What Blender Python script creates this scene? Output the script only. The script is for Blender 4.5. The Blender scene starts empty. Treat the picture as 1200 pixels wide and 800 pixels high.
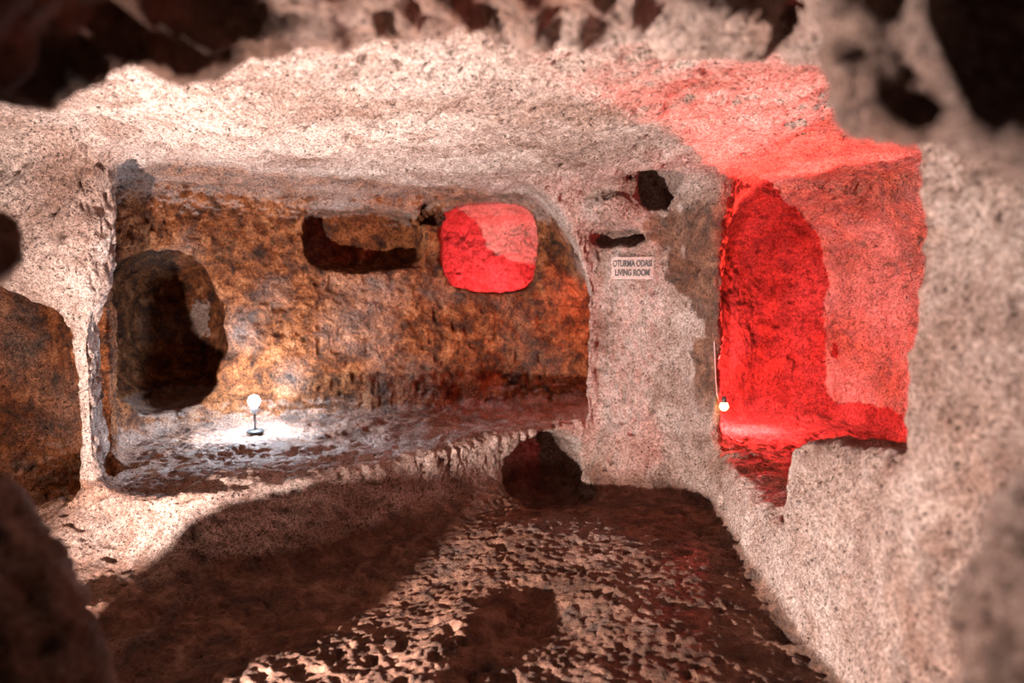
import bpy, math, random
import numpy as np
from mathutils import Vector, Matrix
from mathutils.bvhtree import BVHTree

# ------------------------------------------------------------------ camera, world, lights, exposure
COL = bpy.context.scene.collection
SC = bpy.context.scene
CAM_Z = 1.30
PITCH = math.atan(75 / 800)
cam_d = bpy.data.cameras.new('camera')
cam = bpy.data.objects.new('camera', cam_d); COL.objects.link(cam)
cam.location = (0, 0, CAM_Z); cam.rotation_euler = (math.pi / 2 - PITCH, 0, 0)
cam_d.sensor_width = 36; cam_d.lens = 24; cam_d.clip_start = 0.02
cam_d.dof.use_dof = True; cam_d.dof.focus_distance = 3.1; cam_d.dof.aperture_fstop = 1.4
SC.camera = cam

world = bpy.data.worlds.new('world'); SC.world = world
world.use_nodes = True
world.node_tree.nodes['Background'].inputs[0].default_value = (0.3, 0.2, 0.18, 1)
world.node_tree.nodes['Background'].inputs[1].default_value = 0.0

SC.view_settings.view_transform = 'Standard'
SC.view_settings.look = 'None'
SC.view_settings.gamma = 1
SC.view_settings.use_curve_mapping = False
SC.view_settings.exposure = 0.6


def light(name, kind, loc, energy, color, size=0.04, target=None, spot=None, blend=0.5):
    d = bpy.data.lights.new(name, kind)
    d.energy = energy; d.color = color; d.shadow_soft_size = size
    o = bpy.data.objects.new(name, d); COL.objects.link(o); o.location = loc
    if target is not None:
        o.rotation_euler = (Vector(target) - Vector(loc)).to_track_quat('-Z', 'Y').to_euler()
    if spot:
        d.spot_size = math.radians(spot); d.spot_blend = blend
    return o


KEY = Vector((-1.36, 1.42, 0.15))
light('key_flood', 'SPOT', KEY, 710, (1.0, 0.81, 0.73), 0.015, (0.75, 3.6, 1.25), 160, 0.7)
light('passage_fill', 'POINT', (0.25, -0.45, 1.0), 0.5, (1.0, 0.66, 0.45), 0.15)  # weak fill added behind the camera, no fixture there
light('red_lamp_light', 'POINT', (1.385, 4.18, 0.60), 75, (1.0, 0.055, 0.06), 0.03)
light('red_ceiling_boost', 'SPOT', (1.385, 4.17, 0.61), 620, (1.0, 0.06, 0.045), 0.03, (1.08, 3.38, 1.86), 66, 0.35)  # extra spot added at the bulb to redden the ceiling
light('alcove_corner_fill', 'POINT', (0.68, 5.00, 1.20), 9, (1.0, 0.16, 0.06), 0.04)  # unseen fill added for a red glow on the alcove's right wall
light('red_side_fill', 'SPOT', (1.95, 2.30, 0.90), 90, (1.0, 0.05, 0.06), 0.06, (1.70, 4.5, 1.35), 95, 0.4)  # unseen red fill added to supplement the bulb
light('tunnel_fill', 'POINT', (-2.78, 2.55, 0.55), 14, (1.0, 0.60, 0.36), 0.05)  # unseen fill added to brighten the tunnel wall
rw = light('red_window_lamp', 'AREA', (-0.1, 5.72, 0.86), 28, (1.0, 0.05, 0.06), 0.04, (-0.15, 6.1, 1.5))
rw.data.shape = 'RECTANGLE'; rw.data.size = 1.1; rw.data.size_y = 0.06


def unproject(px, py, d):
    """World point on the photograph's ray (px, py) at forward distance d (metres along +Y)."""
    u = (px - 600) / 800; v = (400 - py) / 800
    y = math.cos(PITCH) + v * math.sin(PITCH)
    z = -math.sin(PITCH) + v * math.cos(PITCH)
    return Vector((u / y * d, d, CAM_Z + z / y * d))


# ------------------------------------------------------------------ materials
def rock_material(name, tints):
    m = bpy.data.materials.new(name); m.use_nodes = True
    nt = m.node_tree; N = nt.nodes; L = nt.links
    b = N['Principled BSDF']; b.inputs['Roughness'].default_value = 0.92
    b.inputs['Specular IOR Level'].default_value = 0.2
    geo = N.new('ShaderNodeNewGeometry')
    at = N.new('ShaderNodeAttribute'); at.attribute_name = 'ochre'

    def noise(scale, detail, rough=0.6, vec=None, dist=0.0):
        n = N.new('ShaderNodeTexNoise'); n.inputs['Scale'].default_value = scale
        n.inputs['Detail'].default_value = detail; n.inputs['Roughness'].default_value = rough
        n.inputs['Distortion'].default_value = dist
        L.new(vec or geo.outputs['Position'], n.inputs['Vector']); return n.outputs['Fac']

    def ramp(src, stops):
        r = N.new('ShaderNodeValToRGB'); e = r.color_ramp.elements
        e[0].position, e[0].color = stops[0][0], (*stops[0][1], 1)
        e[1].position, e[1].color = stops[-1][0], (*stops[-1][1], 1)
        for p, c in stops[1:-1]:
            q = e.new(p); q.color = (*c, 1)
        L.new(src, r.inputs['Fac']); return r.outputs['Color']

    def mix(f, a, bb, mode='MIX'):
        x = N.new('ShaderNodeMix'); x.data_type = 'RGBA'; x.blend_type = mode
        for s, t in ((f, x.inputs['Factor']), (a, x.inputs['A']), (bb, x.inputs['B'])):
            if isinstance(s, (float, int)): t.default_value = s
            elif isinstance(s, tuple): t.default_value = (*s, 1)
            else: L.new(s, t)
        return x.outputs['Result']

    def math_(op, a, bb):
        x = N.new('ShaderNodeMath'); x.operation = op
        for s, t in ((a, x.inputs[0]), (bb, x.inputs[1])):
            if isinstance(s, (float, int)): t.default_value = s
            else: L.new(s, t)
        return x.outputs[0]
    big = noise(2.3, 5, 0.6)
    mid = noise(9, 7, 0.65, dist=0.6)
    fine = noise(70, 6, 0.75)
    pale = ramp(big, tints['pale'])
    och = ramp(mid, tints['ochre'])
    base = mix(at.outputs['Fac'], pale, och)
    # mottling by grain
    grain = ramp(fine, [(0.30, (0.30, 0.27, 0.26)), (0.45, (0.72, 0.69, 0.68)), (0.56, (1.2, 1.2, 1.2))])
    base = mix(1.0, base, grain, 'MULTIPLY')
    speck = noise(190, 4, 0.7)
    base = mix(0.8, base, ramp(speck, [(0.40, (0.20, 0.17, 0.16)), (0.48, (0.9, 0.9, 0.9)), (0.56, (1.3, 1.3, 1.3))]), 'MULTIPLY')
    stain = ramp(noise(5.5, 8, 0.7, dist=1.0), [(0.36, (0.42, 0.27, 0.2)), (0.52, (1, 1, 1))])
    base = mix(0.55, base, stain, 'MULTIPLY')
    vo = N.new('ShaderNodeTexVoronoi'); vo.inputs['Scale'].default_value = 52
    wv = N.new('ShaderNodeVectorMath'); wv.operation = 'MULTIPLY_ADD'
    nn = N.new('ShaderNodeTexNoise'); nn.inputs['Scale'].default_value = 20
    L.new(geo.outputs['Position'], nn.inputs['Vector'])
    L.new(nn.outputs['Color'], wv.inputs[0]); wv.inputs[1].default_value = (0.05, 0.05, 0.05)
    L.new(geo.outputs['Position'], wv.inputs[2]); L.new(wv.outputs[0], vo.inputs['Vector'])
    pit = ramp(vo.outputs['Distance'], [(0.15, (0.05, 0.04, 0.04)), (0.34, (1, 1, 1))])
    gate = ramp(noise(14, 4), [(0.46, (1, 1, 1)), (0.54, (0, 0, 0))])
    pits = mix(1.0, pit, gate, 'LIGHTEN')
    base = mix(0.85, base, pits, 'MULTIPLY')
    so = N.new('ShaderNodeAttribute'); so.attribute_name = 'soil_shade'
    base = mix(math_('MULTIPLY', so.outputs['Fac'], 0.85), base, ramp(mid, tints['soil_shade']))
    base = mix(1.0, base, (0.92, 0.88, 0.86), 'MULTIPLY')
    L.new(base, b.inputs['Base Color'])
    h = math_('ADD', math_('MULTIPLY', noise(38, 9, 0.75, dist=0.4), 1.2), math_('MULTIPLY', fine, 0.6))
    h = math_('ADD', h, math_('MULTIPLY', speck, 0.22))
    h = math_('ADD', h, math_('MULTIPLY', pits, 0.3))
    bp = N.new('ShaderNodeBump'); bp.inputs['Strength'].default_value = 0.9
    bp.inputs['Distance'].default_value = 0.032
    L.new(h, bp.inputs['Height']); L.new(bp.outputs['Normal'], b.inputs['Normal'])
    return m


TINTS = dict(pale=[(0.3, (0.32, 0.22, 0.18)), (0.45, (0.54, 0.43, 0.385)), (0.62, (0.70, 0.61, 0.565))],
             soil_shade=[(0.32, (0.035, 0.02, 0.014)), (0.5, (0.12, 0.06, 0.038)), (0.7, (0.30, 0.17, 0.12))],
             ochre=[(0.34, (0.045, 0.022, 0.015)), (0.47, (0.19, 0.068, 0.026)), (0.55, (0.34, 0.12, 0.04)), (0.68, (0.52, 0.25, 0.12))])
ROCK = rock_material('tufa_rock', TINTS)


def simple(name, col, rough=0.5, metal=0.0, emit=None, strength=0.0, alpha=1.0):
    m = bpy.data.materials.new(name); m.use_nodes = True
    nt = m.node_tree; b = nt.nodes['Principled BSDF']
    n = nt.nodes.new('ShaderNodeTexNoise'); n.inputs['Scale'].default_value = 60
    r = nt.nodes.new('ShaderNodeValToRGB')
    r.color_ramp.elements[0].color = (*[c * 0.8 for c in col], 1); r.color_ramp.elements[1].color = (*col, 1)
    nt.links.new(n.outputs['Fac'], r.inputs['Fac']); nt.links.new(r.outputs['Color'], b.inputs['Base Color'])
    b.inputs['Roughness'].default_value = rough; b.inputs['Metallic'].default_value = metal
    b.inputs['Alpha'].default_value = alpha
    if emit:
        b.inputs['Emission Color'].default_value = (*emit, 1); b.inputs['Emission Strength'].default_value = strength
    return m


# ------------------------------------------------------------------ the carved rock as a distance field
VOX = 0.02
X0, X1, Y0, Y1, Z0, Z1 = -3.1, 2.75, -0.85, 6.35, -0.45, 2.25
xs = np.arange(X0, X1, VOX, dtype=np.float32)
ys = np.arange(Y0, Y1, VOX, dtype=np.float32)
zs = np.arange(Z0, Z1, VOX, dtype=np.float32)
XX, YY = np.meshgrid(xs, ys, indexing='ij')


def poly2d(pts):
    d = np.full(XX.shape, 1e9, np.float32); s = np.ones(XX.shape, np.float32)
    n = len(pts)
    for i in range(n):
        ax, ay = pts[i]; bx, by = pts[i - 1]
        ex, ey = bx - ax, by - ay
        wx, wy = XX - ax, YY - ay
        t = np.clip((wx * ex + wy * ey) / (ex * ex + ey * ey), 0, 1)
        dx, dy = wx - ex * t, wy - ey * t
        d = np.minimum(d, dx * dx + dy * dy)
        c1, c2, c3 = YY >= ay, YY < by, ex * wy > ey * wx
        flip = (c1 & c2 & c3) | (~c1 & ~c2 & ~c3)
        s = np.where(flip, -s, s)
    return s * np.sqrt(d)


def sub_box(lo, hi):
    a = [max(0, int((l - o) / VOX)) for l, o in zip(lo, (X0, Y0, Z0))]
    b = [min(n, int((h - o) / VOX) + 2) for h, o, n in zip(hi, (X0, Y0, Z0), (len(xs), len(ys), len(zs)))]
    return tuple(slice(p, q) for p, q in zip(a, b))


def extrude(d2, zlo, zhi, rlo, rhi):
    """air prism with filleted foot (rlo) and crown (rhi)"""
    z = zs[None, None, :]
    d2 = d2[:, :, None]
    lo = zlo[:, :, None] if isinstance(zlo, np.ndarray) else zlo
    hi = zhi[:, :, None] if isinstance(zhi, np.ndarray) else zhi
    mid = (lo + hi) * 0.5
    r = np.where(z < mid, np.float32(rlo), np.float32(rhi)).astype(np.float32)
    dz = np.maximum(lo - z, z - hi).astype(np.float32)
    qx, qy = d2 + r, dz + r
    return np.minimum(np.maximum(qx, qy), 0) + np.sqrt(np.maximum(qx, 0) ** 2 + np.maximum(qy, 0) ** 2) - r


def smin(a, b, k):
    h = np.maximum(k - np.abs(a - b), 0) / k
    return np.minimum(a, b) - h * h * k * 0.25


def smax(a, b, k):
    return -smin(-a, -b, k)


def ellipsoid(F, c, r, k, carve=True, rot=0.0, power=2.0):
    """carve (air) or add (rock) a superellipsoid, rotated about Z"""
    R = max(r) * 1.15 + k + 0.05
    s = sub_box([v - R for v in c], [v + R for v in c])
    x = xs[s[0]][:, None, None] - c[0]; y = ys[s[1]][None, :, None] - c[1]; z = zs[s[2]][None, None, :] - c[2]
    ca, sa = math.cos(rot), math.sin(rot)
    xr, yr = x * ca + y * sa, -x * sa + y * ca
    e = (np.abs(xr / r[0]) ** power + np.abs(yr / r[1]) ** power + np.abs(z / r[2]) ** power) ** (1 / power)
    d = ((e - 1) * min(r)).astype(np.float32)
    F[s] = smin(F[s], d, k) if carve else smax(F[s], -d, k)


def gauss(cx, cy, sx, sy, a, rot=0):
    ca, sa = math.cos(rot), math.sin(rot)
    x, y = XX - cx, YY - cy
    return a * np.exp(-((x * ca + y * sa) / sx) ** 2 - ((-x * sa + y * ca) / sy) ** 2)


def sstep(a, b, v):
    t = np.clip((v - a) / (b - a), 0, 1); return t * t * (3 - 2 * t)


floor_h = (gauss(-2.0, 3.05, 0.52, 0.42, 0.30, 0.35) + gauss(-1.62, 2.35, 0.13, 0.42, 0.09, -0.45)
           + gauss(-1.45, 2.05, 0.08, 0.3, 0.08, -0.5)
           - gauss(-0.75, 2.75, 0.5, 0.4, 0.07) + gauss(-0.22, 2.35, 0.12, 0.45, 0.045, -0.35)
           + gauss(0.05, 3.3, 0.35, 0.3, 0.05) + gauss(-0.35, 3.75, 0.45, 0.22, 0.16, 0.6)
           - gauss(-1.42, 1.38, 0.30, 0.26, 0.24) + gauss(0.62, 3.0, 0.5, 0.9, 0.08) - gauss(0.1, 2.55, 0.16, 0.22, 0.07)).astype(np.float32)
ceil_h = (1.875 - gauss(-0.6, 2.9, 0.9, 0.5, 0.03) + gauss(0.4, 3.0, 0.6, 0.5, 0.03)).astype(np.float32)

A1 = poly2d([(0.86, 1.45), (1.04, 2.0), (1.02, 2.6), (1.07, 3.3), (1.12, 3.72), (1.00, 4.06), (0.56, 4.42), (0.1, 4.10), (-0.42, 3.62), (-0.68, 3.34), (-0.92, 3.14), (-1.25, 2.93), (-1.5, 2.82), (-1.80, 2.90), (-2.0, 2.99),
             (-2.6, 2.85), (-2.8, 1.3), (-1.5, 0.95), (-0.72, 1.0), (-0.25, 1.28)])
F = extrude(A1, floor_h, ceil_h, 0.09, 0.16)
# sitting alcove above its platform
A2 = poly2d([(-1.74, 2.75), (-0.8, 2.2), (0.3, 3.3), (0.47, 4.36), (0.60, 4.62), (0.90, 5.0), (0.82, 5.42), (0.1, 5.28), (-0.9, 4.92),
             (-1.7, 4.60), (-2.22, 4.42), (-2.34, 4.0), (-2.0, 3.35)])
pl = (0.365 - 0.045 * sstep(-0.05, 0.35, (YY - 3.0) - (XX + 1.72) * 0.667)).astype(np.float32)
arch = (0.62 * np.clip((XX - 0.0) / 0.55, 0, 1) ** 2.2).astype(np.float32)
F = smin(F, extrude(A2, pl, ceil_h - arch, 0.07, 0.2), 0.05)
# tunnel to the left, behind the column
A4 = poly2d([(-1.93, 2.5), (-1.93, 3.05), (-2.03, 3.5), (-2.55, 3.72), (-3.0, 3.3), (-2.9, 2.5)])
F = smin(F, extrude(A4, np.float32(0.02) + floor_h * 0.9, 1.28, 0.08, 0.14), 0.05)
# side chamber with the red light
A3 = poly2d([(0.9, 2.50), (0.9, 3.45), (1.15, 3.74), (1.39, 4.60), (1.75, 4.86), (2.18, 4.70), (2.36, 4.3), (2.36, 2.6), (1.9, 1.75), (1.38, 1.75), (1.33, 2.38)])
top3 = (1.86 - 0.22 * sstep(3.9, 4.8, YY) - 0.1 * sstep(1.7, 2.4, XX)).astype(np.float32)
F = smin(F, extrude(A3, 0.35, top3, 0.07, 0.34), 0.05)
A5 = poly2d([(0.75, 1.50), (0.75, 2.7), (1.9, 2.7), (1.9, 1.72), (1.1, 1.58)])
F = smin(F, extrude(A5, (0.70 + 0.20 * (2.4 - YY)).astype(np.float32), 1.86, 0.05, 0.2), 0.07)
# passage the camera stands in
A0 = poly2d([(-0.85, -0.6), (-0.9, 1.05), (-0.6, 1.4), (0.70, 1.6), (0.84, 1.48), (0.85, 1.2), (0.95, 0.9), (0.95, -0.6)])
pass_ceil = (1.705 - 0.17 * sstep(-0.15, -0.75, XX) + 0.035 * sstep(0.3, 0.8, XX)
             + gauss(0.3, 0.95, 0.5, 0.2, 0.03)).astype(np.float32)
F = smin(F, extrude(A0, 0.0, pass_ceil, 0.1, 0.22), 0.08)
A7 = poly2d([(0.5, 1.9), (0.5, 3.3), (1.15, 3.72), (1.5, 4.15), (2.15, 4.1), (2.2, 1.95)])
F = smin(F, extrude(A7, 1.15, 1.885, 0.25, 0.10), 0.08)
del A7, A0, A1, A2, A3, A4, A5
# chamber behind the opening in the back wall
A6 = poly2d([(-0.75, 5.62), (-0.75, 6.1), (1.0, 6.15), (1.0, 5.62)])
F = smin(F, extrude(A6, 0.80, 1.80, 0.08, 0.12), 0.03)


def carve_px(px, py, d, hw, hh, depth, k=0.02, rot=0.0, power=4.0):
    c = unproject(px, py, d)
    ellipsoid(F, c, (hw / 800 * d, depth, hh / 800 * d), k, True, rot, power)


YAW = math.atan2(1.0, 2.9)                       # the back wall's direction
def carve_prism(c, hw, hh, depth, yaw, p, k=0.012):
    R_ = hw + depth + 0.1
    s = sub_box([v - R_ for v in c], [v + R_ for v in c])
    x = xs[s[0]][:, None, None] - c[0]; y = ys[s[1]][None, :, None] - c[1]; z = zs[s[2]][None, None, :] - c[2]
    ca, sa = math.cos(yaw), math.sin(yaw)
    u, w = x * ca + y * sa, -x * sa + y * ca
    d2 = ((np.abs(u / hw) ** p + np.abs(z / hh) ** p) ** (1 / p) - 1) * min(hw, hh)
    q1, q2 = d2 + 0.03, np.abs(w) - depth + 0.03
    d = np.minimum(np.maximum(q1, q2), 0) + np.sqrt(np.maximum(q1, 0) ** 2 + np.maximum(q2, 0) ** 2) - 0.03
    F[s] = smin(F[s], d.astype(np.float32), k)


nc = unproject(427, 281, 4.98); NICHE = (nc, 0.43, 0.226)
carve_prism(nc, 0.43, 0.226, 0.40, YAW, 2.9)       # long niche
c = unproject(573, 291, 5.4); ellipsoid(F, (c.x, c.y, c.z), (0.385, 0.45, 0.352), 0.012, True, 0, 3.6)   # opening
carve_prism(unproject(501, 251, 5.12), 0.072, 0.075, 0.3, YAW, 5, 0.004)     # square socket
carve_px(318, 255, 4.74, 11, 5, 0.10, 0.015, YAW, 2)
carve_px(681, 286, 5.0, 12, 15, 0.16, 0.02, 0, 2)
ellipsoid(F, (-2.42, 4.74, 0.95), (0.42, 0.85, 0.57), 0.04, True, 0.3, 2.6)     # dark apse at the left of the alcove
# hollow at the foot of the pillar
ellipsoid(F, (0.22, 4.18, 0.08), (0.32, 0.50, 0.255), 0.03, True, 0, 2.2)
# pillar head: overhanging block with a slot below it, holes beside it
ellipsoid(F, unproject(722, 247, 4.28), (0.17, 0.17, 0.10), 0.13, False, -0.5, 2.4)
ellipsoid(F, unproject(724, 279, 4.32), (0.19, 0.26, 0.045), 0.01, True, -0.4, 2.4)
ellipsoid(F, unproject(772, 214, 4.14), (0.125, 0.34, 0.165), 0.02, True, -0.2, 2.6)
ellipsoid(F, unproject(739, 196, 4.12), (0.05, 0.10, 0.11), 0.03, True, -0.2, 2.0)
# rock that stands proud: stub over the left tunnel, pillar foot, platform nose
ellipsoid(F, (-1.98, 3.02, 1.62), (0.22, 0.16, 0.40), 0.14, False, 0.1, 2.4)
ellipsoid(F, (0.83, 4.33, 0.05), (0.34, 0.30, 0.32), 0.18, False, 0.4, 2.0)
# parapet block rounding and lean
ellipsoid(F, (1.16, 2.18, 0.38), (0.16, 0.26, 0.32), 0.08, False, 0.15, 3.0)
# near rocks on the left, then the added shadow lump
ellipsoid(F, (-0.84, 0.92, 1.34), (0.155, 0.2, 0.11), 0.06, False, 0.0, 2.0)
ellipsoid(F, (-0.95, 0.95, 0.50), (0.36, 0.26, 0.56), 0.05, False, 0.0, 2.0)
ellipsoid(F, (-1.29, 1.77, -0.10), (0.14, 0.13, 0.30), 0.03, False, -0.15, 3.0)  # unseen lump added to block the key and shade the floor
# rocks that hang and stand close to the lens at the frame's corners
ellipsoid(F, (0.655, 0.67, 1.755), (0.34, 0.07, 0.34), 0.02, False, -0.6, 5.0)
ellipsoid(F, (0.79, 0.585, 0.60), (0.32, 0.07, 0.54), 0.02, False, -0.6, 5.0)
ellipsoid(F, (-0.64, 0.68, 1.72), (0.25, 0.13, 0.25), 0.04, False, 0.0, 2.2)
for ax in (F[0], F[-1], F[:, 0], F[:, -1], F[:, :, 0], F[:, :, -1]):
    ax[...] = 0.1


# ------------------------------------------------------------------ surface nets
def surface_nets(F):
    S = F < 0
    nx, ny, nz = F.shape
    cnt = np.zeros((nx - 1, ny - 1, nz - 1), np.uint8)
    for a in (0, 1):
        for b in (0, 1):
            for c in (0, 1):
                cnt += S[a:nx - 1 + a, b:ny - 1 + b, c:nz - 1 + c]
    act = (cnt > 0) & (cnt < 8)
    I = np.argwhere(act)
    idx = np.full(act.shape, -1, np.int32); idx[act] = np.arange(len(I))
    co = [(a, b, c) for a in (0, 1) for b in (0, 1) for c in (0, 1)]
    val = {o: F[I[:, 0] + o[0], I[:, 1] + o[1], I[:, 2] + o[2]] for o in co}
    P = np.zeros((len(I), 3)); W = np.zeros(len(I))
    for o in co:
        for ax in range(3):
            if o[ax] == 0:
                q = list(o); q[ax] = 1; q = tuple(q)
                va, vb = val[o], val[q]
                m = (va < 0) != (vb < 0)
                t = np.where(m, va / np.where(m, va - vb, 1), 0)
                p = np.tile(np.array(o, float), (len(I), 1)); p[:, ax] = t
                P += p * m[:, None]; W += m
    P = (P / W[:, None] + I) * VOX + np.array([X0, Y0, Z0])
    quads = []
    for ax in range(3):
        sl = [slice(None)] * 3; sm = [slice(None)] * 3
        sl[ax] = slice(0, -1); sm[ax] = slice(1, None)
        A, B = S[tuple(sl)], S[tuple(sm)]
        for sgn in (0, 1):
            M = (A & ~B) if sgn else (~A & B)
            E = np.argwhere(M)
            b, c = (ax + 1) % 3, (ax + 2) % 3
            E = E[(E[:, b] > 0) & (E[:, c] > 0) & (E[:, b] < F.shape[b] - 1) & (E[:, c] < F.shape[c] - 1)]
            def g(db, dc):
                e = E.copy(); e[:, b] += db; e[:, c] += dc
                return idx[e[:, 0], e[:, 1], e[:, 2]]
            q = np.stack([g(-1, -1), g(0, -1), g(0, 0), g(-1, 0)], 1)
            quads.append(q[:, ::-1] if sgn else q)
    return P, np.concatenate(quads)


V, Q = surface_nets(F)
S_ok = (Q >= 0).all(1); Q = Q[S_ok]


def vnormals(V, Q):
    n = np.cross(V[Q[:, 2]] - V[Q[:, 0]], V[Q[:, 3]] - V[Q[:, 1]])
    o = np.zeros_like(V)
    for k in range(4):
        for a in range(3):
            o[:, a] += np.bincount(Q[:, k], n[:, a], len(V))
    return o / (np.linalg.norm(o, axis=1, keepdims=True) + 1e-12)


def smooth(V, Q, it):
    for _ in range(it):
        acc = np.zeros_like(V); w = np.zeros(len(V))
        for k in range(4):
            for j in (1, 3):
                src = Q[:, (k + j) % 4]
                w += np.bincount(Q[:, k], minlength=len(V))
                for a in range(3):
                    acc[:, a] += np.bincount(Q[:, k], V[src, a], len(V))
        V = V * 0.5 + 0.5 * acc / np.maximum(w, 1)[:, None]
    return V


V = smooth(V, Q, 2)
# normals must point to the air (to the camera's side): the field is negative in air
NB = vnormals(V, Q)
ii = np.clip(((V - [X0, Y0, Z0] + NB * 0.05) / VOX).astype(int), 0, np.array(F.shape) - 1)
jj = np.clip(((V - [X0, Y0, Z0] - NB * 0.05) / VOX).astype(int), 0, np.array(F.shape) - 1)
if np.mean(F[ii[:, 0], ii[:, 1], ii[:, 2]] < F[jj[:, 0], jj[:, 1], jj[:, 2]]) < 0.5:
    Q = Q[:, ::-1].copy(); NB = -NB
del F


def subdivide(V, Q):
    n = len(V); nq = len(Q)
    a = Q; b = np.roll(Q, -1, 1)
    key = (np.minimum(a, b).astype(np.int64) * n + np.maximum(a, b)).ravel()
    uk, inv = np.unique(key, return_inverse=True)
    e0, e1 = uk // n, uk % n
    VE = (V[e0] + V[e1]) / 2
    VF = V[Q].mean(1)
    inv = inv.reshape(nq, 4) + n
    fc = np.arange(nq) + n + len(uk)
    out = np.stack([np.stack([Q[:, k], inv[:, k], fc, inv[:, (k + 3) % 4]], 1) for k in range(4)], 1).reshape(-1, 4)
    return np.concatenate([V, VE, VF]), out


# ------------------------------------------------------------------ which piece each face belongs to
fc = V[Q].mean(1); fn = NB[Q].mean(1)
X, Y, Z = fc.T; nZ = fn[:, 2]; nX = fn[:, 0]; nY = fn[:, 1]
NAMES = ['floor', 'ceiling', 'wall_front', 'wall_left', 'wall_right', 'wall_back', 'niche', 'opening', 'socket', 'far_chamber',
         'rock_platform', 'rock_pillar', 'rock_column', 'rock_parapet', 'near_rock', 'ledge_floor', 'hollow', 'apse', 'rock_bulge', 'slot', 'hole']
ID = {n: i for i, n in enumerate(NAMES)}
R = np.full(len(Q), ID['wall_left'], np.int32)
edge = (Y - 3.0) - (X + 1.72) * (1.5 / 2.25)         # >0 beyond the platform's front edge


def put(mask, name): R[mask] = ID[name]


put((X > 0.75), 'wall_right')
put((Y < 0.9) & (np.abs(X) < 3) & (X < 0.75), 'wall_front')
put((X < -0.6) & (Y < 1.35), 'wall_front')
put((edge > 0.25) & (X < 0.98) & (Y > 3.1) & (Z > 0.3), 'wall_back')
put((X < -1.88) & (Y < 3.9), 'wall_left')
put((nZ > 0.6) & (Z < 0.33), 'floor')
put((X > 0.9) & (nZ > 0.6) & (Z > 0.2) & (Z < 0.5), 'ledge_floor')
put((nZ < -0.6) & (Z > 1.5), 'ceiling')
put((nZ < -0.6) & (Z > 1.1) & (X < -1.85) & (Y > 3.1) & (Z < 1.5), 'wall_left')
pf = (Z < 0.42) & (edge > -0.28) & (X < 0.50) & (X > -1.80) & (Y > 3.0)
put(pf & (nZ <= 0.6) & (Z > 0.02), 'rock_platform')
put((Z < 0.42) & (Z > 0.30) & (nZ > 0.5) & (edge > -0.3) & (X < 0.9) & (X > -2.4), 'rock_platform')
put((X > 0.42) & (X < 1.42) & (Y > 3.86) & (Y < 4.72) & (nZ > -0.6) & (R != ID['ledge_floor']) & ~((nZ > 0.6) & (Z < 0.3)) & ((X - 0.5) * 0.55 + (4.5 - Y) * 0.83 > -0.35), 'rock_pillar')
put((X > 0.42) & (X < 0.92) & (Y > 4.68), 'wall_back')
put((X > -2.25) & (X < -1.66) & (Y > 2.7) & (Y < 3.4) & (nZ < 0.6) & (nZ > -0.75) & (Z > 0.2) & ~((X < -1.85) & (Y > 3.2)), 'rock_column')
put((X > 0.84) & (X < 1.42) & (Y > 1.52) & (Y < 2.68) & (Z < 0.86) & ~((nZ > 0.6) & (Z < 0.45)), 'rock_parapet')
put(((X + 0.95) ** 2 / 0.45 ** 2 + (Y - 0.95) ** 2 / 0.31 ** 2 + (Z - 0.55) ** 2 / 0.64 ** 2) < 1.0, 'near_rock')
put(((X + 0.84) ** 2 / 0.24 ** 2 + (Y - 0.92) ** 2 / 0.26 ** 2 + (Z - 1.34) ** 2 / 0.15 ** 2) < 1.0, 'rock_bulge')


def near_ell(c, r, rot=0.0, grow=1.06, power=2.0):
    ca, sa = math.cos(rot), math.sin(rot)
    x, y = X - c[0], Y - c[1]
    return (np.abs((x * ca + y * sa) / r[0]) ** power + np.abs((-x * sa + y * ca) / r[1]) ** power + np.abs((Z - c[2]) / r[2]) ** power) < grow ** power


def rad(px, py, d, hw, hh, dep): return unproject(px, py, d), (hw / 800 * d, dep, hh / 800 * d)


put(near_ell(nc, (0.43, 0.45, 0.226), YAW, 1.06, 2.9) & (Y > 4.5), 'niche')
c, r = rad(501, 251, 5.12, 11.5, 11.5, 0.28); put(near_ell(c, r, YAW, 1.12, 5) & (Y > 4.9), 'socket')
c = unproject(573, 291, 5.4); put(near_ell(c, (0.385, 0.45, 0.352), 0, 1.06, 3.6) & (Y < 5.66), 'opening')
put((Y > 5.58) & (Z > 0.7) & (X < 1.1), 'far_chamber')
put(near_ell((0.22, 4.18, 0.08), (0.32, 0.50, 0.255), 0, 1.1, 2.2) & (Z < 0.5), 'hollow')
put(near_ell((-2.42, 4.74, 0.95), (0.42, 0.85, 0.57), 0.3, 1.08, 2.6) & (Y > 4.2), 'apse')
put(near_ell(unproject(724, 279, 4.32), (0.19, 0.26, 0.045), -0.4, 1.2, 2.4), 'slot')
put(near_ell(unproject(772, 214, 4.14), (0.125, 0.34, 0.165), -0.2, 1.08, 2.6), 'hole')

# ------------------------------------------------------------------ refine, displace
V, Q = subdivide(V, Q); R = np.repeat(R, 4)
NRM = vnormals(V, Q)
rng = np.random.RandomState(7)
TAB = rng.rand(64, 64, 64).astype(np.float32)


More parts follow.
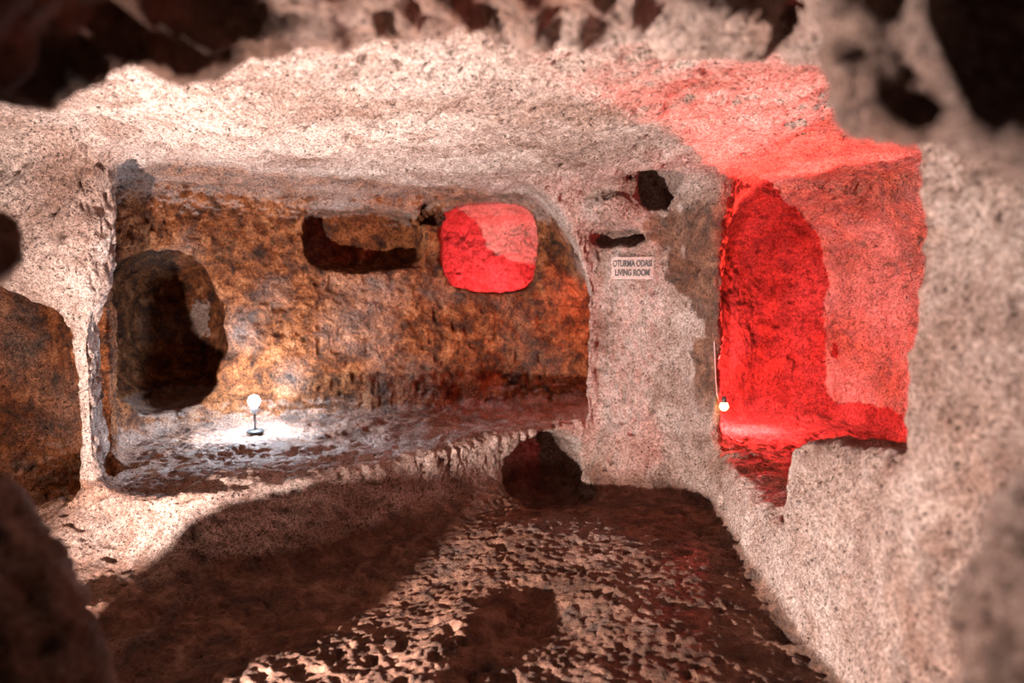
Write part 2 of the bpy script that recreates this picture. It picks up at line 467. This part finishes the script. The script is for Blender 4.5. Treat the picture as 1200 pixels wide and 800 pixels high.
def vnoise(p):
    i = np.floor(p).astype(np.int32); f = (p - i).astype(np.float32); f = f * f * f * (f * (f * 6 - 15) + 10)
    i0 = i & 63; i1 = (i + 1) & 63
    x, y, z = f.T
    def t(a, b, c): return TAB[a, b, c]
    c00 = t(i0[:, 0], i0[:, 1], i0[:, 2]) * (1 - x) + t(i1[:, 0], i0[:, 1], i0[:, 2]) * x
    c10 = t(i0[:, 0], i1[:, 1], i0[:, 2]) * (1 - x) + t(i1[:, 0], i1[:, 1], i0[:, 2]) * x
    c01 = t(i0[:, 0], i0[:, 1], i1[:, 2]) * (1 - x) + t(i1[:, 0], i0[:, 1], i1[:, 2]) * x
    c11 = t(i0[:, 0], i1[:, 1], i1[:, 2]) * (1 - x) + t(i1[:, 0], i1[:, 1], i1[:, 2]) * x
    return (c00 * (1 - y) + c10 * y) * (1 - z) + (c01 * (1 - y) + c11 * y) * z - 0.5


ROT = Matrix.Rotation(0.6, 3, 'Z') @ Matrix.Rotation(0.5, 3, 'X')
Rm = np.array(ROT)
Pr = V @ Rm.T
warp = np.stack([vnoise(V * 5 + k * 17.3) for k in range(3)], 1)
disp = 0.050 * vnoise(V * 3.1 + 3) + 0.030 * vnoise(V * 7.3 + 9) + 0.020 * vnoise(Pr * 17 + 5)
# tool marks: stretched ridges, whose direction follows the surface in patches
st1 = 1 - 2 * np.abs(vnoise(Pr * [32, 11, 32] + warp * 3))
st2 = 1 - 2 * np.abs(vnoise((V @ np.array(Matrix.Rotation(1.1, 3, 'Y')).T) * [38, 38, 12] + warp * 3 + 7))
patch = np.clip(vnoise(V * 2.2 + 31) * 3 + 0.5, 0, 1)
disp *= 1 - 0.62 * np.clip((0.3 - V[:, 2]) / 0.1, 0, 1) * np.clip(NRM[:, 2] * 2, 0, 1)
tm = 1 - 0.75 * np.clip((0.5 - V[:, 2]) / 0.1, 0, 1) * np.clip(NRM[:, 2] * 2, 0, 1)
disp += tm * 0.013 * (st1 * patch + st2 * (1 - patch) - 0.75)
disp += 0.011 * vnoise(V * 41 + 2) + 0.006 * vnoise(V * 83 + 1)
# pits
pt = np.clip(vnoise(V * 23 + 50) - 0.18, 0, 1) * np.clip(vnoise(V * 4 + 80) * 2 + 0.7, 0, 1)
disp -= 0.14 * pt
# near ceiling and near walls: deep pick marks
nearf = np.clip((1.55 - V[:, 1]) / 0.3, 0, 1) * np.clip((V[:, 2] - 1.2) / 0.3, 0, 1)
big = 1 - 2 * np.abs(vnoise(Pr * [9, 4, 9] + warp * 2 + 3))
disp += nearf * 0.085 * (big - 0.75)
# floor: rubble
flr = np.clip((0.16 - V[:, 2]) / 0.12, 0, 1) * np.clip(NRM[:, 2] * 2, 0, 1)
disp += flr * (0.010 * vnoise(V * 9 + 12) + 0.013 * vnoise(V * 62 + 22))
soil_shade = flr * np.clip((0.2 - V[:, 2]) / 0.1, 0, 1)
keep_smooth = np.clip((np.abs(V[:, 1] - 5.5) - 0.1) / 0.1, 0.55, 1)
cavity = np.clip(pt * 9, 0, 1)
V = V + NRM * (disp * keep_smooth)[:, None]
NRM = vnormals(V, Q)

# rock tone: pale skin on the lintel, pillar and parapet, ochre inside the rooms (0 pale .. 1 ochre)
x, y, z = V.T
e = (y - 3.0) - (x + 1.72) * (1.5 / 2.25)
ochre = np.clip((e - 0.35) / 0.35, 0, 1)
ochre = np.where((x > 0.95) & (y > 1.5), np.clip((x - 1.1) / 0.3, 0, 0.45), ochre)
ochre = np.where((x > 0.4) & (x < 1.1) & (y < 4.6) & (y > 3.8), np.clip((e - 0.5) / 0.3, 0, 0.15), ochre)
ochre = np.maximum(ochre, np.clip((-x - 2.0) / 0.2, 0, 1) * np.clip((y - 3.0) / 0.15, 0, 1))
ochre = np.maximum(ochre, 0.45 * np.clip((1.45 - y) / 0.3, 0, 1) * np.clip((z - 1.2) / 0.2, 0, 1) * np.clip((0.6 - x) / 0.5, 0, 1))
ochre = np.maximum(ochre, 0.55 * flr * (y > 1.5) * (x > -1.3))
ceilm = np.clip((-NRM[:, 2] - 0.3) / 0.3, 0, 1) * (z > 1.7)
ochre = np.clip(ochre * (1 - 0.5 * ceilm * (x < 0.4)) + vnoise(V * 3.3 + 44) * 0.5, 0, 1)

ochre = np.where(y > 5.56, 0.1, ochre)
ochre = np.where((z < 0.46) & (e > 0) & (x < 0.9), ochre * (1 - 0.4 * np.clip(NRM[:, 2] * 2, 0, 1)), ochre)
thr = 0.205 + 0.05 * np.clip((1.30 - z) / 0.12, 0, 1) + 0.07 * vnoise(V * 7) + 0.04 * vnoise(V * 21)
flank_shade = np.clip((x / np.maximum(y, 1) - thr) / 0.012, 0, 1) * np.clip((z - 0.5) / 0.2, 0, 1) * np.clip((1.8 - z) / 0.15, 0, 1)  # shade the key leaves on the pillar flank, painted into the rock colour
ochre = np.where((x > 0.8) & (x < 1.5) & (y > 3.5) & (y < 4.7), np.maximum(ochre, 0.72 * flank_shade), ochre)
ochre = np.where((x < -1.35) & (z < 0.42) & (y < 3.3) & (y > 1.3), np.maximum(ochre, 0.42 + 0.8 * vnoise(V * 5)), ochre).clip(0, 1)
soil_shade = np.maximum(soil_shade, 0.9 * ((y < 1.2) & (x < -0.35)))  # near-left rock toned darker
soil_shade = np.maximum(soil_shade, 0.32 * np.clip((1.6 - y) / 0.3, 0, 1) * (x > 0.3))  # near right wall toned darker
soil_shade = np.maximum(soil_shade, 0.3 * ((x > 0.82) & (y < 2.8) & (z < 1.0)))  # parapet and wall foot toned darker
soil_shade = np.where((x > 0.8) & (x < 1.5) & (y > 3.5) & (y < 4.7), np.maximum(soil_shade, 0.6 * flank_shade), soil_shade)
ROOTS = {}


def rock_object(name, ids, parent=None):
    m = np.isin(R, [ID[i] for i in ids])
    q = Q[m]
    if not len(q): return None
    used, inv = np.unique(q, return_inverse=True)
    q = inv.reshape(-1, 4); v = V[used]; nr = NRM[used]
    org = np.array([v[:, 0].mean(), v[:, 1].mean(), v[:, 2].min()])
    me = bpy.data.meshes.new(name)
    me.vertices.add(len(v)); me.vertices.foreach_set('co', (v - org).astype(np.float32).ravel())
    me.loops.add(len(q) * 4); me.loops.foreach_set('vertex_index', q.astype(np.int32).ravel())
    me.polygons.add(len(q)); me.polygons.foreach_set('loop_start', np.arange(0, len(q) * 4, 4, dtype=np.int32))
    me.update(calc_edges=True)
    me.polygons.foreach_set('use_smooth', np.ones(len(q), bool))
    for nm, arr in (('soil_shade', soil_shade), ('cavity', cavity)):
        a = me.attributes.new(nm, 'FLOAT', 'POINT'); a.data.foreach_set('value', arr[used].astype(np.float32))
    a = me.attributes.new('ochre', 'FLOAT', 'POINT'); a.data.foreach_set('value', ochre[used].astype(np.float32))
    me.normals_split_custom_set_from_vertices(nr.astype(np.float32))
    me.materials.append(ROCK)
    o = bpy.data.objects.new(name, me); COL.objects.link(o)
    if parent:
        o.parent = parent; o.location = Vector(org) - parent.location
    else:
        o.location = org
    ROOTS[name] = o
    return o


def mark(o, label=None, cat=None, kind=None, group=None):
    if o is None: return o
    if label: o['label'] = label
    if cat: o['category'] = cat
    if kind: o['kind'] = kind
    if group: o['group'] = group
    return o


STR = [('floor', ['floor'], 'uneven trampled tufa floor, half in deep shadow'),
       ('ceiling', ['ceiling'], 'bright pick-marked tufa ceiling rolling down over the sitting alcove'),
       ('wall_front', ['wall_front'], 'rough blurred rock of the passage close to the camera'),
       ('wall_left', ['wall_left'], 'orange-brown rock wall seen through the gap left of the column'),
       ('wall_right', ['wall_right'], 'carved rock wall around the red-lit side chamber and beside the passage'),
       ('wall_back', ['wall_back'], 'ochre back wall of the sitting alcove with niche and red opening')]
for n, ids, lab in STR:
    mark(rock_object(n, ids), lab, 'ceiling' if n == 'ceiling' else n.split('_')[0], 'structure')
wb = ROOTS['wall_back']
for n, ids, lab in [('niche', ['niche'], 'long dark rounded niche'), ('opening', ['opening'], 'rounded opening glowing red'),
                    ('socket', ['socket'], 'small square beam socket'), ('apse', ['apse'], 'dark arched recess'),
                    ('far_chamber', ['far_chamber'], 'red-lit rock behind the opening')]:
    o = rock_object(n, ids, wb)
    if o: o['label'] = lab
mark(rock_object('rock_platform', ['rock_platform']), 'raised sitting platform cut from rock with a thin bright front edge', 'platform')
h = rock_object('hollow', ['hollow'], ROOTS['rock_platform']); h['label'] = 'dark round hollow at its right end'
mark(rock_object('rock_pillar', ['rock_pillar']), 'broad pale tufa pillar carrying the living room sign', 'pillar')
s = rock_object('slot', ['slot'], ROOTS['rock_pillar'])
s = rock_object('hole', ['hole'], ROOTS['rock_pillar'])
mark(rock_object('rock_column', ['rock_column']), 'thin ragged rock column hanging from the ceiling at the left of the alcove', 'column')
mark(rock_object('rock_parapet', ['rock_parapet']), 'waist-high pale rock block with rounded top before the red chamber', 'parapet')
mark(rock_object('near_rock', ['near_rock']), 'dark blurred boulder filling the lower left corner', 'rock')
mark(rock_object('rock_bulge', ['rock_bulge']), 'small dark blurred rock bulge at the left edge above mid height', 'rock')
mark(rock_object('rock_ledge', ['ledge_floor']), 'raised rock floor of the side chamber glowing red', 'ledge')

# ------------------------------------------------------------------ small things
tri = np.concatenate([Q[:, :3], Q[:, [0, 2, 3]]])
sel = (V[Q[:, 0], 1] > 3.6); 
qq = Q[sel]; used, inv = np.unique(qq, return_inverse=True)
BVH = BVHTree.FromPolygons([tuple(p) for p in V[used].tolist()], inv.reshape(-1, 4).tolist())
CAMP = Vector((0, 0, CAM_Z))


def hit(px, py, off=0.0):
    d = (unproject(px, py, 1.0) - CAMP).normalized()
    loc, nor, _, dist = BVH.ray_cast(CAMP, d)
    return loc + (CAMP - loc).normalized() * off


def empty(name, loc, label, cat):
    o = bpy.data.objects.new(name, None); COL.objects.link(o); o.location = loc
    o.empty_display_size = 0.05
    return mark(o, label, cat)


import bmesh


def mesh_obj(name, bm, mat, parent=None, loc=(0, 0, 0), smooth_=True):
    me = bpy.data.meshes.new(name); bm.to_mesh(me); bm.free()
    if smooth_:
        for p in me.polygons: p.use_smooth = True
    me.materials.append(mat)
    o = bpy.data.objects.new(name, me); COL.objects.link(o); o.location = loc
    if parent: o.parent = parent
    return o


def lathe(profile, n=24):
    bm = bmesh.new(); rings = []
    for r_, z_ in profile:
        rings.append([bm.verts.new((r_ * math.cos(2 * math.pi * i / n), r_ * math.sin(2 * math.pi * i / n), z_)) for i in range(n)])
    for a, b in zip(rings, rings[1:]):
        for i in range(n):
            bm.faces.new((a[i], a[(i + 1) % n], b[(i + 1) % n], b[i]))
    bm.faces.new(rings[0][::-1]); bm.faces.new(rings[-1])
    return bm


def tube(pts, r_, n=8):
    bm = bmesh.new(); rings = []
    pts = [Vector(p) for p in pts]
    for i, p in enumerate(pts):
        t = (pts[min(i + 1, len(pts) - 1)] - pts[max(i - 1, 0)]).normalized()
        a = t.cross(Vector((0.3, 0.2, 1))).normalized(); b = t.cross(a)
        rings.append([bm.verts.new(p + (a * math.cos(2 * math.pi * k / n) + b * math.sin(2 * math.pi * k / n)) * r_) for k in range(n)])
    for u, w in zip(rings, rings[1:]):
        for k in range(n): bm.faces.new((u[k], u[(k + 1) % n], w[(k + 1) % n], w[k]))
    return bm


M_PLASTIC = simple('black_plastic', (0.03, 0.03, 0.032), 0.4)
M_METAL = simple('lamp_metal', (0.35, 0.35, 0.36), 0.35, 0.9)
M_COOL = simple('cool_bulb_glass', (1, 1, 1), 0.2, 0, (0.66, 0.83, 1.0), 1100)
M_WARM = simple('warm_bulb_glass', (1, 0.9, 0.6), 0.2, 0, (1.0, 0.66, 0.22), 14)
M_WIRE = simple('pale_cable_sheath', (0.45, 0.34, 0.32), 0.5)


def bulb_lamp(name, loc, label, mat, r_):
    t = empty(name, loc, label, 'lamp')
    mesh_obj('base', lathe([(r_ * 1.5, 0), (r_ * 1.6, 0.006), (r_ * 1.5, 0.014), (r_ * 0.7, 0.02)]), M_PLASTIC, t)
    mesh_obj('stem', lathe([(0.008, 0.018), (0.008, 0.125)], 12), M_METAL, t)
    mesh_obj('socket', lathe([(r_ * 0.3, 0.12), (r_ * 0.6, 0.127), (r_ * 0.6, 0.16), (r_ * 0.5, 0.165)]), M_METAL, t)
    prof = [(r_ * 0.5, 0.163)] + [(r_ * math.sin(a), 0.163 + r_ * 1.05 - r_ * 1.05 * math.cos(a)) for a in np.linspace(0.55, 3.0, 12)]
    mesh_obj('bulb', lathe(prof), mat, t)
    return t


cool = bulb_lamp('floor_lamp', (-1.607, 4.20, 0.335), 'small cold white lamp glaring on the alcove platform', M_COOL, 0.034)
rl = hit(841, 474); rl = rl + Vector((0.02, -0.05, 0))
t = empty('wall_lamp', rl, 'tiny yellow-white bulb hanging on a cable in the red chamber', 'lamp')
mesh_obj('bulb', lathe([(0.024 * math.sin(a), -0.024 * math.cos(a)) for a in np.linspace(0.1, 3.04, 14)]), M_WARM, t)
mesh_obj('socket', lathe([(0.012, 0.018), (0.014, 0.022), (0.014, 0.05), (0.008, 0.056)]), M_PLASTIC, t)
wp = [(837, 400), (838, 425), (839, 445), (840, 462), (844, 476), (847, 492), (851, 508), (858, 514), (870, 518)]
mark(mesh_obj('lamp_cable', tube([hit(a, b, 0.02) for a, b in wp], 0.003), M_WIRE), 'thin pale cable trailing down the edge of the red chamber past the bulb', 'cable')

# sign
sp = hit(741, 314, 0.065)
sg = empty('room_sign', sp, 'small clear plate reading oturma odası, living room, on the pale pillar', 'sign')
sg.rotation_euler = (0, 0, math.radians(-26))
M_PLATE = simple('clear_acrylic', (0.68, 0.56, 0.52), 0.25, 0, alpha=0.35)
M_INK = simple('black_lettering', (0.02, 0.02, 0.02), 0.6)
bm = bmesh.new(); bmesh.ops.create_cube(bm, size=1); bmesh.ops.scale(bm, vec=(0.265, 0.005, 0.135), verts=bm.verts)
bmesh.ops.bevel(bm, geom=bm.edges[:], offset=0.0012, segments=2, affect='EDGES')
mesh_obj('plate', bm, M_PLATE, sg, smooth_=False)


def lettering(s, size, zoff, wid):
    cu = bpy.data.curves.new('lettering', 'FONT'); cu.body = s; cu.size = size; cu.extrude = 0.0008
    cu.align_x = 'CENTER'; cu.align_y = 'CENTER'; cu.offset = 0.0016
    tmp = bpy.data.objects.new('tmp', cu); COL.objects.link(tmp)
    bpy.context.view_layer.update()
    me = bpy.data.meshes.new_from_object(tmp.evaluated_get(bpy.context.evaluated_depsgraph_get()))
    bpy.data.objects.remove(tmp)
    xsz = max(v.co.x for v in me.vertices) - min(v.co.x for v in me.vertices)
    k = wid / xsz
    for v in me.vertices: v.co.x *= k
    me.materials.clear(); me.materials.append(M_INK)
    o = bpy.data.objects.new('lettering', me); COL.objects.link(o); o.parent = sg
    o.location = (0, -0.0042, zoff); o.rotation_euler = (math.pi / 2, 0, 0)
    return o


lettering('OTURMA ODASI', 0.055, 0.026, 0.245)
lettering('LIVING ROOM', 0.055, -0.030, 0.215)
for sx in (-1, 1):
    for sz in (-1, 1):
        mesh_obj('screw', lathe([(0.004, -0.004), (0.004, 0.028)], 10), M_METAL, sg, (sx * 0.122, 0, sz * 0.057)).rotation_euler = (-math.pi / 2, 0, 0)
